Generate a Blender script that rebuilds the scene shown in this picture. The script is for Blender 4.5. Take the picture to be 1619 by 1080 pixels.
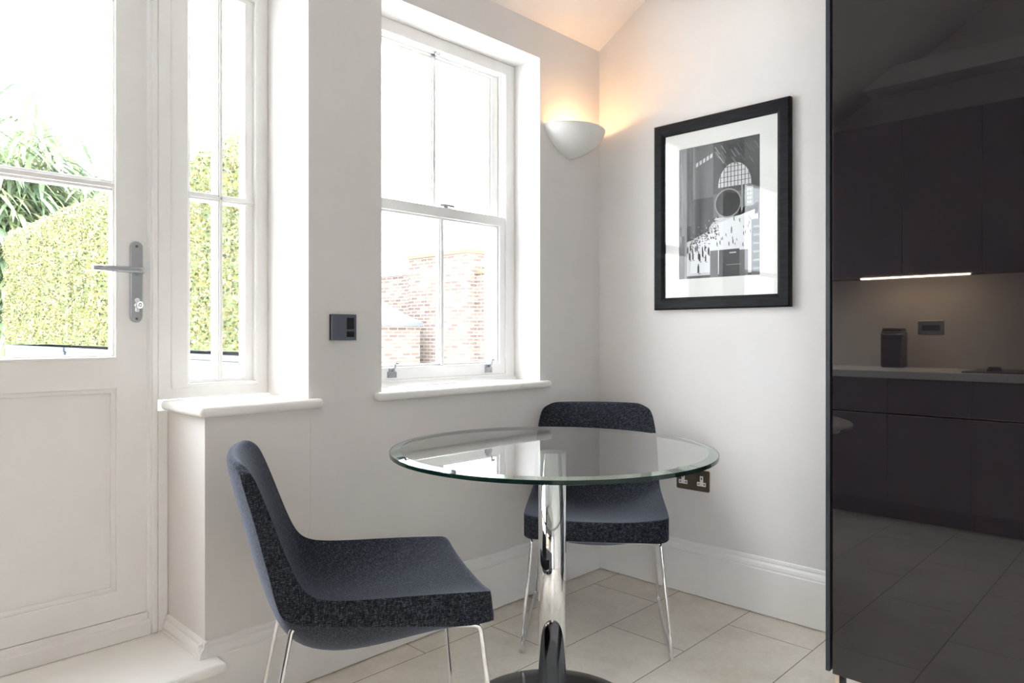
import bpy, bmesh, math, random
from mathutils import Vector, Matrix, noise as mnoise

for o in list(bpy.data.objects):
    bpy.data.objects.remove(o, do_unlink=True)
S = bpy.context.scene
COL = S.collection
R = math.radians

# ------------------------------------------------------------------ camera
VX, VY = 0.71804, -0.69604                     # world X axis seen from the camera
CAM = Vector((1.967, -2.600, 1.06))
cam = bpy.data.cameras.new('camera'); cam.lens = 25.0; cam.sensor_width = 36.0
cam.shift_y = -12.0 / 1619.0; cam.clip_start = 0.05; cam.clip_end = 300
co = bpy.data.objects.new('camera', cam); COL.objects.link(co)
co.location = CAM
fwd = Vector((-0.69604, 0.71804, 0))
co.rotation_euler = fwd.to_track_quat('-Z', 'Y').to_euler()
S.camera = co

# ------------------------------------------------------------------ light and exposure
SKY = 2.7
w = bpy.data.worlds.new('sky'); S.world = w; w.use_nodes = True
wn = w.node_tree.nodes; wl = w.node_tree.links
bg = wn['Background']; bg.inputs['Color'].default_value = (0.91, 0.96, 1.02, 1); 
# overcast sky: three times as bright overhead as at the horizon
tcw = wn.new('ShaderNodeTexCoord'); sxw = wn.new('ShaderNodeSeparateXYZ'); mxw = wn.new('ShaderNodeMath'); mxw.operation = 'MAXIMUM'; mxw.inputs[1].default_value = 0.0
maw = wn.new('ShaderNodeMath'); maw.operation = 'MULTIPLY_ADD'; maw.inputs[1].default_value = 2.0 * SKY; maw.inputs[2].default_value = SKY
wl.new(tcw.outputs['Generated'], sxw.inputs[0]); wl.new(sxw.outputs['Z'], mxw.inputs[0]); wl.new(mxw.outputs[0], maw.inputs[0]); wl.new(maw.outputs[0], bg.inputs['Strength'])
V = S.view_settings
V.view_transform = 'Standard'; V.look = 'None'; V.gamma = 1.0; V.use_curve_mapping = False; V.exposure = 1.66
S.cycles.max_bounces = 14; S.cycles.diffuse_bounces = 8; S.cycles.glossy_bounces = 6
S.cycles.transmission_bounces = 8; S.cycles.transparent_max_bounces = 16
S.cycles.sample_clamp_indirect = 8.0
S.cycles.use_denoising = True

# ------------------------------------------------------------------ materials
def mat(name, col, rough=0.5, metal=0.0, spec=0.5, coat=0.0, sheen=0.0, emit=None, es=0.0):
    m = bpy.data.materials.new(name); m.use_nodes = True
    b = m.node_tree.nodes['Principled BSDF']
    b.inputs['Base Color'].default_value = (*col, 1); b.inputs['Roughness'].default_value = rough
    b.inputs['Metallic'].default_value = metal; b.inputs['Specular IOR Level'].default_value = spec
    b.inputs['Coat Weight'].default_value = coat; b.inputs['Coat Roughness'].default_value = 0.02
    b.inputs['Sheen Weight'].default_value = sheen
    if emit:
        b.inputs['Emission Color'].default_value = (*emit, 1); b.inputs['Emission Strength'].default_value = es
    return m
def nd(m, t, **kw):
    n = m.node_tree.nodes.new(t)
    for k, v in kw.items(): setattr(n, k, v)
    return n
def lk(m, a, b): m.node_tree.links.new(a, b)
def B(m): return m.node_tree.nodes['Principled BSDF']
def coords(m, scale=(1, 1, 1), loc=(0, 0, 0), rot=(0, 0, 0)):
    tc = nd(m, 'ShaderNodeTexCoord'); mp = nd(m, 'ShaderNodeMapping')
    mp.inputs['Scale'].default_value = scale; mp.inputs['Location'].default_value = loc; mp.inputs['Rotation'].default_value = rot
    lk(m, tc.outputs['Object'], mp.inputs['Vector']); return mp.outputs['Vector']
def noise(m, vec, scale, detail=4, rough=0.5):
    n = nd(m, 'ShaderNodeTexNoise'); n.inputs['Scale'].default_value = scale
    n.inputs['Detail'].default_value = detail; n.inputs['Roughness'].default_value = rough
    lk(m, vec, n.inputs['Vector']); return n.outputs['Fac']
def ramp(m, fac, stops):
    r = nd(m, 'ShaderNodeValToRGB'); e = r.color_ramp.elements
    while len(e) < len(stops): e.new(0.5)
    for k, (p, c) in enumerate(stops): e[k].position = p; e[k].color = (*c, 1)
    lk(m, fac, r.inputs['Fac']); return r.outputs['Color']
def bump(m, h, strength=0.2, dist=0.002):
    b = nd(m, 'ShaderNodeBump'); b.inputs['Strength'].default_value = strength; b.inputs['Distance'].default_value = dist
    lk(m, h, b.inputs['Height']); lk(m, b.outputs['Normal'], B(m).inputs['Normal'])

def painted(name, a, b, rough, bs=0.15, scale=3.0):
    m = mat(name, a, rough)
    v = coords(m)
    lk(m, ramp(m, noise(m, v, scale, 5, 0.6), [(0.3, a), (0.7, b)]), B(m).inputs['Base Color'])
    bump(m, noise(m, v, 45, 3), bs, 0.002); return m
M = {}
M['wall'] = painted("wall_paint", (0.715, 0.69, 0.672), (0.75, 0.73, 0.718), 0.7)
M['ceil'] = painted('ceiling_paint', (0.80, 0.77, 0.76), (0.83, 0.81, 0.80), 0.8)
M['trim'] = painted('trim_gloss_paint', (0.82, 0.81, 0.79), (0.86, 0.855, 0.84), 0.32, 0.06, 5)
M['board'] = painted('sill_gloss_paint', (0.84, 0.825, 0.79), (0.88, 0.87, 0.845), 0.30, 0.05, 6)
M['chrome'] = mat('chrome', (0.86, 0.87, 0.88), 0.045, 1.0)
M['steel'] = mat('brushed_steel', (0.40, 0.415, 0.43), 0.33, 1.0)
M['darkchrome'] = mat('dark_polished_metal', (0.15, 0.152, 0.162), 0.12, 1.0)
M['gloss'] = mat('cabinet_gloss_lacquer', (0.016, 0.0125, 0.0145), 0.015, 0.0, 0.55, 0.2)
M['kgloss'] = mat('kitchen_gloss_lacquer', (0.10, 0.09, 0.10), 0.08)
M['panel'] = mat('cabinet_end_panel_lacquer', (0.030, 0.036, 0.046), 0.35)
M['black'] = mat('black_plastic', (0.006, 0.006, 0.007), 0.35)
M['gap'] = mat('carcass_black', (0.004, 0.004, 0.004), 0.8)
M['white'] = mat('white_plastic', (0.85, 0.85, 0.84), 0.3)
M['clear'] = mat('pale_plastic', (0.75, 0.76, 0.76), 0.3)
M['mount'] = mat('picture_mount_card', (0.80, 0.79, 0.76), 0.8)
M['bronze'] = mat('bronze_plate', (0.20, 0.165, 0.12), 0.36, 0.85)
M['beige'] = mat('beige_leg_paint', (0.55, 0.45, 0.33), 0.4)
M['reflface'] = mat('dark_glass_painted_reflection', (0.12, 0.135, 0.17), 0.07, 0.0, 1.0, 0.6)  # grey-blue base colour stands in for the reflection on the dark glass
M['plaster'] = mat('sconce_plaster', (0.80, 0.79, 0.76), 0.45)
M['bulb'] = mat('lit_bulb', (1, .8, .6), 0.5, emit=(1.0, 0.56, 0.24), es=72.0)
M['strip'] = mat('lit_strip', (1, .9, .8), 0.5, emit=(1.0, 0.76, 0.52), es=40.0)
M['worktop'] = mat('pale_worktop', (0.86, 0.85, 0.83), 0.3)
M['splash'] = mat('splashback_paint', (0.62, 0.58, 0.52), 0.5)
M['planter'] = mat('slate_blue_planter', (0.05, 0.058, 0.078), 0.5)
M['cane'] = mat('bamboo_cane', (0.30, 0.36, 0.16), 0.4)
M['lead'] = mat('lead_sheet', (0.070, 0.078, 0.093), 0.5)
M['clay'] = mat('clay_coping', (0.15, 0.085, 0.05), 0.9)
M['render'] = mat('white_render', (0.55, 0.55, 0.55), 0.8)
M['wpane'] = mat('distant_window_glass', (0.10, 0.11, 0.15), 0.1)
M['stone'] = painted('terrace_paving', (0.66, 0.65, 0.62), (0.76, 0.75, 0.72), 0.8, 0.2, 4)

# glazing: clear pane that reflects by Fresnel
def thin_glass(name, tint=(1, 1, 1), ior=1.45):
    m = bpy.data.materials.new(name); m.use_nodes = True; nt = m.node_tree; nt.nodes.clear()
    out = nt.nodes.new('ShaderNodeOutputMaterial'); mix = nt.nodes.new('ShaderNodeMixShader')
    fr = nt.nodes.new('ShaderNodeFresnel'); fr.inputs['IOR'].default_value = ior
    geo = nt.nodes.new('ShaderNodeNewGeometry'); inv = nt.nodes.new('ShaderNodeMath'); inv.operation = 'MULTIPLY'
    # only the outward faces reflect, so the pane stays see-through from both sides
    sub = nt.nodes.new('ShaderNodeMath'); sub.operation = 'SUBTRACT'; sub.inputs[0].default_value = 1.0
    nt.links.new(geo.outputs['Backfacing'], sub.inputs[1])
    # both surfaces of the pane together: 2R / (1 + R)
    r1 = nt.nodes.new('ShaderNodeMath'); r1.operation = 'ADD'; r1.inputs[1].default_value = 1.0
    r2 = nt.nodes.new('ShaderNodeMath'); r2.operation = 'DIVIDE'; r3 = nt.nodes.new('ShaderNodeMath'); r3.operation = 'MULTIPLY'; r3.inputs[1].default_value = 2.0
    nt.links.new(fr.outputs[0], r1.inputs[0]); nt.links.new(fr.outputs[0], r2.inputs[0]); nt.links.new(r1.outputs[0], r2.inputs[1]); nt.links.new(r2.outputs[0], r3.inputs[0])
    nt.links.new(r3.outputs[0], inv.inputs[0]); nt.links.new(sub.outputs[0], inv.inputs[1])
    tr = nt.nodes.new('ShaderNodeBsdfTransparent'); tr.inputs[0].default_value = (*tint, 1)
    gl = nt.nodes.new('ShaderNodeBsdfGlossy'); gl.inputs['Roughness'].default_value = 0.0
    nt.links.new(inv.outputs[0], mix.inputs[0]); nt.links.new(tr.outputs[0], mix.inputs[1])
    nt.links.new(gl.outputs[0], mix.inputs[2]); nt.links.new(mix.outputs[0], out.inputs[0]); return m
M['pane'] = thin_glass('window_glass', (0.985, 0.99, 0.99))
M['tglass'] = thin_glass('table_glass_face', (0.90, 0.945, 0.93), 1.88)
M['tedge'] = mat('table_glass_edge', (0.003, 0.016, 0.013), 0.06, 0.0, 0.5)
def bevel_glass():
    m = bpy.data.materials.new('table_glass_bevel'); m.use_nodes = True; nt = m.node_tree; nt.nodes.clear()
    out = nt.nodes.new('ShaderNodeOutputMaterial'); g = nt.nodes.new('ShaderNodeBsdfGlass')
    g.inputs['Color'].default_value = (0.86, 0.95, 0.93, 1); g.inputs['IOR'].default_value = 1.5; g.inputs['Roughness'].default_value = 0.0
    nt.links.new(g.outputs[0], out.inputs[0]); return m
M['tbevel'] = bevel_glass()

# floor tiles: 305 x 610 mm in half-bond rows running away from the window wall corner
def tiles():
    m = mat('floor_tiles', (0.5, 0.45, 0.4), 0.42)
    tc = nd(m, 'ShaderNodeTexCoord'); sp = nd(m, 'ShaderNodeSeparateXYZ'); cb = nd(m, 'ShaderNodeCombineXYZ')
    lk(m, tc.outputs['Object'], sp.inputs[0])
    ax = nd(m, 'ShaderNodeMath', operation='ADD'); ax.inputs[1].default_value = 0.495 + 0.61 * 20
    ay = nd(m, 'ShaderNodeMath', operation='ADD'); ay.inputs[1].default_value = -0.118 + 0.305 * 20
    lk(m, sp.outputs['Y'], ax.inputs[0]); lk(m, sp.outputs['X'], ay.inputs[0])
    lk(m, ax.outputs[0], cb.inputs['X']); lk(m, ay.outputs[0], cb.inputs['Y'])
    br = nd(m, 'ShaderNodeTexBrick'); br.offset = 0.5; br.offset_frequency = 2
    br.inputs['Scale'].default_value = 1; br.inputs['Brick Width'].default_value = 0.61; br.inputs['Row Height'].default_value = 0.305
    br.inputs['Mortar Size'].default_value = 0.0016; br.inputs['Mortar Smooth'].default_value = 0.2; br.inputs['Bias'].default_value = 0
    br.inputs['Color1'].default_value = (0.74, 0.69, 0.62, 1); br.inputs['Color2'].default_value = (0.80, 0.755, 0.69, 1)
    br.inputs['Mortar'].default_value = (0.16, 0.135, 0.105, 1)
    lk(m, cb.outputs[0], br.inputs['Vector'])
    v = coords(m)
    f = ramp(m, noise(m, v, 4.5, 8, 0.65), [(0.28, (0.84, 0.81, 0.77)), (0.5, (1.0, 0.985, 0.97)), (0.72, (1.08, 1.07, 1.05))])
    f2 = ramp(m, noise(m, v, 60, 4, 0.7), [(0.3, (0.93, 0.93, 0.92)), (0.7, (1.03, 1.03, 1.03))])
    mx = nd(m, 'ShaderNodeMix', data_type='RGBA', blend_type='MULTIPLY'); mx.inputs['Factor'].default_value = 1
    mx2 = nd(m, 'ShaderNodeMix', data_type='RGBA', blend_type='MULTIPLY'); mx2.inputs['Factor'].default_value = 1
    lk(m, br.outputs['Color'], mx.inputs[6]); lk(m, f, mx.inputs[7]); lk(m, mx.outputs[2], mx2.inputs[6]); lk(m, f2, mx2.inputs[7])
    lk(m, mx2.outputs[2], B(m).inputs['Base Color'])
    inv = nd(m, 'ShaderNodeMath', operation='SUBTRACT'); inv.inputs[0].default_value = 1; lk(m, br.outputs['Fac'], inv.inputs[1])
    bump(m, inv.outputs[0], 0.5, 0.002); return m
M['tiles'] = tiles()

def fabric():
    m = mat('charcoal_woven_fabric', (0.03, 0.033, 0.04), 0.92, 0, 0.08, 0, 0.26)
    B(m).inputs['Sheen Roughness'].default_value = 0.45; B(m).inputs['Sheen Tint'].default_value = (0.75, 0.82, 1.0, 1)
    a = noise(m, coords(m, (110, 520, 520)), 1, 3, 0.7)
    b = noise(m, coords(m, (520, 110, 110)), 1, 3, 0.7)
    mx = nd(m, 'ShaderNodeMath', operation='ADD'); lk(m, a, mx.inputs[0]); lk(m, b, mx.inputs[1])
    hf = nd(m, 'ShaderNodeMath', operation='MULTIPLY'); hf.inputs[1].default_value = 0.5; lk(m, mx.outputs[0], hf.inputs[0])
    lk(m, ramp(m, hf.outputs[0], [(0.38, (0.003, 0.0035, 0.005)), (0.5, (0.014, 0.0155, 0.020)), (0.62, (0.078, 0.087, 0.108))]), B(m).inputs['Base Color'])
    bump(m, hf.outputs[0], 0.6, 0.001); return m
M['fabric'] = fabric()

def blackwood():
    m = mat('black_stained_wood', (0.012, 0.012, 0.015), 0.5, 0, 0.2)
    v = coords(m, (9, 9, 90)); v2 = coords(m, (90, 9, 9))
    n1 = noise(m, v, 1.5, 6, 0.7)
    lk(m, ramp(m, n1, [(0.35, (0.002, 0.002, 0.003)), (0.65, (0.014, 0.014, 0.018))]), B(m).inputs['Base Color'])
    bump(m, n1, 0.5, 0.002); return m
M['blackwood'] = blackwood()

def brick():
    m = mat('stock_brick', (0.6, 0.4, 0.3), 0.9)
    tc = nd(m, 'ShaderNodeTexCoord'); sp = nd(m, 'ShaderNodeSeparateXYZ'); cb = nd(m, 'ShaderNodeCombineXYZ')
    lk(m, tc.outputs['Object'], sp.inputs[0])
    ad = nd(m, 'ShaderNodeMath', operation='ADD'); lk(m, sp.outputs['X'], ad.inputs[0]); lk(m, sp.outputs['Y'], ad.inputs[1])
    lk(m, ad.outputs[0], cb.inputs['X']); lk(m, sp.outputs['Z'], cb.inputs['Y'])
    br = nd(m, 'ShaderNodeTexBrick'); br.inputs['Scale'].default_value = 1
    br.inputs['Brick Width'].default_value = 0.225; br.inputs['Row Height'].default_value = 0.075
    br.inputs['Mortar Size'].default_value = 0.011; br.inputs['Mortar Smooth'].default_value = 0.1
    br.inputs['Color1'].default_value = (0.075, 0.047, 0.036, 1); br.inputs['Color2'].default_value = (0.15, 0.11, 0.085, 1)
    br.inputs['Mortar'].default_value = (0.22, 0.205, 0.19, 1); lk(m, cb.outputs[0], br.inputs['Vector'])
    lk(m, br.outputs['Color'], B(m).inputs['Base Color']); return m
M['brick'] = brick()

def leafmat(name, stops, rough=0.5, trans=0.3):
    m = mat(name, stops[0][1], rough)
    g = nd(m, 'ShaderNodeNewGeometry')
    c = ramp(m, g.outputs['Random Per Island'], stops); lk(m, c, B(m).inputs['Base Color'])
    t = nd(m, 'ShaderNodeBsdfTranslucent'); lk(m, c, t.inputs['Color'])
    mx = nd(m, 'ShaderNodeMixShader'); mx.inputs[0].default_value = trans
    out = m.node_tree.nodes['Material Output']
    lk(m, B(m).outputs[0], mx.inputs[1]); lk(m, t.outputs[0], mx.inputs[2]); lk(m, mx.outputs[0], out.inputs[0]); return m
M['hedge'] = leafmat('privet_leaves', [(0, (0.018, 0.035, 0.015)), (0.22, (0.11, 0.125, 0.05)), (0.6, (0.26, 0.235, 0.065)), (1, (0.38, 0.32, 0.22))])
M['hedgecore'] = mat('hedge_inner_twigs', (0.12, 0.15, 0.06), 0.9)
M['bamboo'] = leafmat('bamboo_leaves', [(0, (0.06, 0.10, 0.06)), (0.5, (0.17, 0.23, 0.12)), (1, (0.34, 0.38, 0.20))], 0.4, 0.3)

# ------------------------------------------------------------------ mesh helpers
def link(name, bm, m, parent=None, bevel=0, smooth=False, seg=2, angle=35):
    me = bpy.data.meshes.new(name); bm.normal_update(); bm.to_mesh(me); bm.free()
    for k in (m if isinstance(m, (list, tuple)) else [m]): me.materials.append(k)
    o = bpy.data.objects.new(name, me); COL.objects.link(o)
    if parent is not None: o.parent = parent
    if smooth:
        for p in me.polygons: p.use_smooth = True
    if bevel:
        b = o.modifiers.new('bevel', 'BEVEL'); b.width = bevel; b.segments = seg; b.limit_method = 'ANGLE'; b.angle_limit = R(angle)
        b.harden_normals = False
        if not smooth:
            for p in me.polygons: p.use_smooth = False
    return o
def box(bm, x0, x1, y0, y1, z0, z1, mi=0):
    vs = [bm.verts.new((x, y, z)) for x in (x0, x1) for y in (y0, y1) for z in (z0, z1)]
    for f in ((0, 1, 3, 2), (4, 6, 7, 5), (0, 4, 5, 1), (2, 3, 7, 6), (0, 2, 6, 4), (1, 5, 7, 3)):
        bm.faces.new([vs[i] for i in f]).material_index = mi
def nb(*boxes):
    bm = bmesh.new()
    for b in boxes: box(bm, *b)
    return bm
def prism(bm, pts, axis, a, b, mi=0):
    """polygon pts (2D) extruded along axis between a and b; 2D axes are the other two in order"""
    def p3(p, t):
        if axis == 'x': return (t, p[0], p[1])
        if axis == 'y': return (p[0], t, p[1])
        return (p[0], p[1], t)
    A = [bm.verts.new(p3(p, a)) for p in pts]; Bv = [bm.verts.new(p3(p, b)) for p in pts]
    n = len(pts)
    fs = [bm.faces.new(A), bm.faces.new(Bv[::-1])]
    for i in range(n): fs.append(bm.faces.new([A[i], Bv[i], Bv[(i + 1) % n], A[(i + 1) % n]]))
    for f in fs: f.material_index = mi
    bmesh.ops.recalc_face_normals(bm, faces=fs)
def ring(bm, y0, y1, z0, z1, iy0, iy1, iz0, iz1, x0, x1):
    """rectangular frame in the YZ plane, between x0 and x1"""
    O = [(y0, z0), (y1, z0), (y1, z1), (y0, z1)]; I = [(iy0, iz0), (iy1, iz0), (iy1, iz1), (iy0, iz1)]
    vo = [[bm.verts.new((x, *p)) for p in O] for x in (x0, x1)]; vi = [[bm.verts.new((x, *p)) for p in I] for x in (x0, x1)]
    fs = []
    for k in range(4):
        j = (k + 1) % 4
        fs += [bm.faces.new([vo[0][k], vo[0][j], vi[0][j], vi[0][k]]), bm.faces.new([vo[1][k], vi[1][k], vi[1][j], vo[1][j]]),
               bm.faces.new([vo[0][k], vo[1][k], vo[1][j], vo[0][j]]), bm.faces.new([vi[0][k], vi[0][j], vi[1][j], vi[1][k]])]
    bmesh.ops.recalc_face_normals(bm, faces=fs)
def cyl(bm, p0, p1, r0, r1=None, seg=24, cap=True, mi=0):
    r1 = r0 if r1 is None else r1
    p0, p1 = Vector(p0), Vector(p1); d = (p1 - p0).normalized()
    a = d.orthogonal().normalized(); b = d.cross(a)
    A = [bm.verts.new(p0 + r0 * (math.cos(t) * a + math.sin(t) * b)) for t in [2 * math.pi * i / seg for i in range(seg)]]
    Bv = [bm.verts.new(p1 + r1 * (math.cos(t) * a + math.sin(t) * b)) for t in [2 * math.pi * i / seg for i in range(seg)]]
    fs = []
    for i in range(seg):
        f = bm.faces.new([A[i], A[(i + 1) % seg], Bv[(i + 1) % seg], Bv[i]]); f.smooth = True; f.material_index = mi
    if cap:
        bm.faces.new(A[::-1]).material_index = mi; bm.faces.new(Bv).material_index = mi
def tube(bm, pts, r, seg=12, closed=False, mi=0):
    """swept round tube through pts"""
    pts = [Vector(p) for p in pts]; n = len(pts); rings = []
    nrm = None
    for i in range(n):
        if closed: t = (pts[(i + 1) % n] - pts[i - 1]).normalized()
        else: t = (pts[min(i + 1, n - 1)] - pts[max(i - 1, 0)]).normalized()
        if nrm is None: nrm = t.orthogonal().normalized()
        else: nrm = (nrm - t * nrm.dot(t)).normalized()
        bn = t.cross(nrm)
        rings.append([bm.verts.new(pts[i] + r * (math.cos(a) * nrm + math.sin(a) * bn)) for a in [2 * math.pi * k / seg for k in range(seg)]])
    m = n if closed else n - 1
    for i in range(m):
        A, C = rings[i], rings[(i + 1) % n]
        off = 0
        if closed and i == n - 1:
            off = min(range(seg), key=lambda k: (A[0].co - C[k].co).length)
        for k in range(seg):
            f = bm.faces.new([A[k], A[(k + 1) % seg], C[(k + 1 + off) % seg], C[(k + off) % seg]]); f.smooth = True; f.material_index = mi
    if not closed:
        bm.faces.new(rings[0][::-1]).material_index = mi; bm.faces.new(rings[-1]).material_index = mi
def rounded(pts, r, k=5, closed=False):
    """replace corners of a polyline by arcs"""
    P = [Vector(p) for p in pts]; out = []; n = len(P)
    rng = range(n) if closed else range(1, n - 1)
    if not closed: out.append(P[0])
    for i in rng:
        a, b, c = P[i - 1], P[i], P[(i + 1) % n]
        u, v_ = (a - b), (c - b); rr = min(r, u.length * .45, v_.length * .45); u.normalize(); v_.normalize()
        s, e = b + u * rr, b + v_ * rr
        for j in range(k + 1):
            t = j / k; out.append((1 - t) ** 2 * s + 2 * t * (1 - t) * b + t * t * e)
    if not closed: out.append(P[-1])
    return out
def empty(name, loc=(0, 0, 0), rz=0):
    o = bpy.data.objects.new(name, None); COL.objects.link(o); o.location = loc; o.rotation_euler = (0, 0, rz)
    o.empty_display_size = 0.1; return o
def tag(o, label=None, cat=None, group=None, kind=None):
    if label: o['label'] = label
    if cat: o['category'] = cat
    if group: o['group'] = group
    if kind: o['kind'] = kind
    return o
def lab(o, text): o['label'] = text; return o
def grid_wall(bm, us, zs, solid, p0, p1, plane='x'):
    """slab between p0 and p1 with open cells: solid(i,j) says which cells are filled"""
    V_ = {}
    def vt(i, j, s):
        if (i, j, s) not in V_:
            t = p0 if s == 0 else p1
            V_[(i, j, s)] = bm.verts.new((t, us[i], zs[j]) if plane == 'x' else (us[i], t, zs[j]))
        return V_[(i, j, s)]
    nu, nz = len(us) - 1, len(zs) - 1
    sol = lambda i, j: 0 <= i < nu and 0 <= j < nz and solid(i, j)
    for i in range(nu):
        for j in range(nz):
            if not sol(i, j): continue
            for s in (0, 1): bm.faces.new([vt(i, j, s), vt(i + 1, j, s), vt(i + 1, j + 1, s), vt(i, j + 1, s)])
            if not sol(i - 1, j): bm.faces.new([vt(i, j, 0), vt(i, j + 1, 0), vt(i, j + 1, 1), vt(i, j, 1)])
            if not sol(i + 1, j): bm.faces.new([vt(i + 1, j, 0), vt(i + 1, j + 1, 0), vt(i + 1, j + 1, 1), vt(i + 1, j, 1)])
            if not sol(i, j - 1): bm.faces.new([vt(i, j, 0), vt(i + 1, j, 0), vt(i + 1, j, 1), vt(i, j, 1)])
            if not sol(i, j + 1): bm.faces.new([vt(i, j + 1, 0), vt(i + 1, j + 1, 0), vt(i + 1, j + 1, 1), vt(i, j + 1, 1)])
    bmesh.ops.recalc_face_normals(bm, faces=bm.faces[:])

# ------------------------------------------------------------------ room shell
XR, YB = 4.4, -3.6                # far side wall and kitchen wall
CZ0, CS = 2.345, 0.62             # sloping ceiling: height at the window wall, slope
RIDGE = 2.2
WD = 0.33                         # thickness of the window wall
DL, PL, PR, WL, WR = -3.54, -1.784, -1.468, -1.197, -0.405   # door left, pillar, window edges along Y
SILL, HEAD, HEAD2, SHELF = 0.838, 2.203, 2.25, 0.832

bm = nb((-0.02, XR, YB - .02, 0.02, -0.12, 0.0))
tag(link('floor', bm, M['tiles']), 'pale stone tiled floor with thin dark joints', 'floor', kind='structure')

bm = bmesh.new()
us = [YB - 0.2, DL, PL, PR, WL, WR, 0.2]; zs = [-0.12, 0.143, SHELF, SILL, HEAD, HEAD2, CZ0 + 0.05]
def solid(i, j):
    if i == 1: return j in (0, 5)
    if i == 2: return j in (0, 1, 5)
    if i == 4: return j not in (3,)
    return True
grid_wall(bm, us, zs, solid, -WD, 0.0)
wl_ = tag(link('wall_left', bm, M['wall']), 'off-white window wall with sash window, door recess and sconce', 'wall', kind='structure')

zc = lambda x: CZ0 + CS * (x if x < RIDGE else 2 * RIDGE - x)
bm = bmesh.new(); tube(bm, [(.0001, -1.462 + .004 * math.sin(3.1 * k) - (.006 if k > 7 else 0) , .80 - .045 * k) for k in range(14)], .0006, 5)
lab(link('hairline_crack', bm, mat('crack_shadow_grey', (.60, .575, .55), .9), wl_), 'fine vertical hairline crack in the paint')
def gable(y0, y1):
    bm = bmesh.new()
    prism(bm, [(-WD, -0.12), (XR + 0.2, -0.12), (XR + 0.2, CZ0 + .03), (RIDGE, CZ0 + CS * RIDGE + .03), (0, CZ0 + .03), (-WD, CZ0 + .03)], 'y', y0, y1)
    return bm
tag(link('wall_back', gable(0.0, 0.2), M['wall']), 'off-white wall carrying the framed picture and double socket', 'wall', kind='structure')
bm = bmesh.new()
NX0, NX1, NZ1 = 2.42, 3.42, 1.95                      # opening for the added, unseen glazed door that brightens the room
prism(bm, [(-WD, -0.12), (NX0, -0.12), (NX0, zc(NX0) + .03), (RIDGE, zc(RIDGE) + .03), (0, CZ0 + .03), (-WD, CZ0 + .03)], 'y', YB - .2, YB)
prism(bm, [(NX1, -0.12), (XR + .2, -0.12), (XR + .2, zc(XR + .2) + .03), (NX1, zc(NX1) + .03)], 'y', YB - .2, YB)
prism(bm, [(NX0, NZ1), (NX1, NZ1), (NX1, zc(NX1) + .03), (NX0, zc(NX0) + .03)], 'y', YB - .2, YB)
prism(bm, [(NX0, -.12), (NX1, -.12), (NX1, .0), (NX0, .0)], 'y', YB - .2, YB)
tag(link('wall_front', bm, M['wall']), 'wall behind the kitchen units opposite the tall cabinet', 'wall', kind='structure')
tag(link('wall_right', nb((XR, XR + 0.2, YB - 0.2, 0.2, -0.12, CZ0 + 0.05)), M['wall']), 'plain far side wall of the room', 'wall', kind='structure')
bm = bmesh.new()
zc = lambda x: CZ0 + CS * (x if x < RIDGE else 2 * RIDGE - x)
prism(bm, [(-WD, CZ0), (0, CZ0), (RIDGE, zc(RIDGE)), (RIDGE, zc(RIDGE) + .15), (0, CZ0 + .15), (-WD, CZ0 + .15)], 'y', YB - 0.2, 0.2)
prism(bm, [(RIDGE, zc(RIDGE)), (XR + .2, zc(XR + .2)), (XR + .2, zc(XR + .2) + .15), (RIDGE, zc(RIDGE) + .15)], 'y', YB - .2, .2)
tag(link('ceiling', bm, M['ceil']), 'white ceiling sloping up from the window wall', 'ceiling', kind='structure')
tag(link('trim_1', nb((0.42, XR, YB, -3.40, 2.60, 2.72)), M['ceil']), 'white boxed cornice above the kitchen wall cabinets', 'cornice', kind='structure')


# baseboards: plain face with a moulded top
BP = [(0, 0.004), (0.020, 0.004), (0.020, 0.170), (0.016, 0.173), (0.0165, 0.180), (0.014, 0.190), (0.0085, 0.198), (0.009, 0.205), (0.007, 0.212), (0, 0.214)]
bm = bmesh.new(); prism(bm, [(p[0], p[1]) for p in BP], 'y', PL - 0.02, 0.0)
tag(link('baseboard_left', bm, M['trim']), 'tall white moulded baseboard along the window wall', 'baseboard', kind='structure')
bm = bmesh.new(); prism(bm, [(-p[0], p[1]) for p in BP], 'x', 0.0, XR)
tag(link('baseboard_back', bm, M['trim']), 'tall white moulded baseboard under the picture', 'baseboard', kind='structure')
bm = bmesh.new(); prism(bm, [(YB_ , p) for YB_, p in [(PL - q[0], q[1]) for q in BP if q[1] > 0.1] + [(PL, 0.175)]], 'x', -0.25, 0.0195)
bm.free(); bm = bmesh.new()
prism(bm, [(PL, 0.174), (PL - .020, 0.174)] + [(PL - q[0], q[1] + .004) for q in BP[3:]], 'x', -0.262, 0.0165)
tag(link('baseboard_side', bm, M['trim']), 'short white baseboard on the side of the door recess above the step', 'baseboard', kind='structure')
bm = bmesh.new(); prism(bm, [(p[0], p[1]) for p in BP], 'y', YB, DL - 0.03)
tag(link('baseboard_front', bm, M['trim']), 'white baseboard left of the door recess', 'baseboard', kind='structure')

# step under the door
step = empty('trim_2', (0, 0, 0)); tag(step, 'white painted step with rounded nosing below the glazed door', 'door step', kind='structure')
bm = bmesh.new(); prism(bm, [(-.33, DL + .001), (.0005, DL + .001), (.0005, DL - .035), (.080, DL - .035), (.080, PL + .030), (.0005, PL + .030), (.0005, PL - .001), (-.33, PL - .001)], 'z', .1435, .173)
link('step_tread', bm, M['board'], step, 0.012, seg=4)
link('riser', nb((0.0005, 0.030, DL, PL - .0205, 0.0, 0.143)), M['trim'], step)

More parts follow.
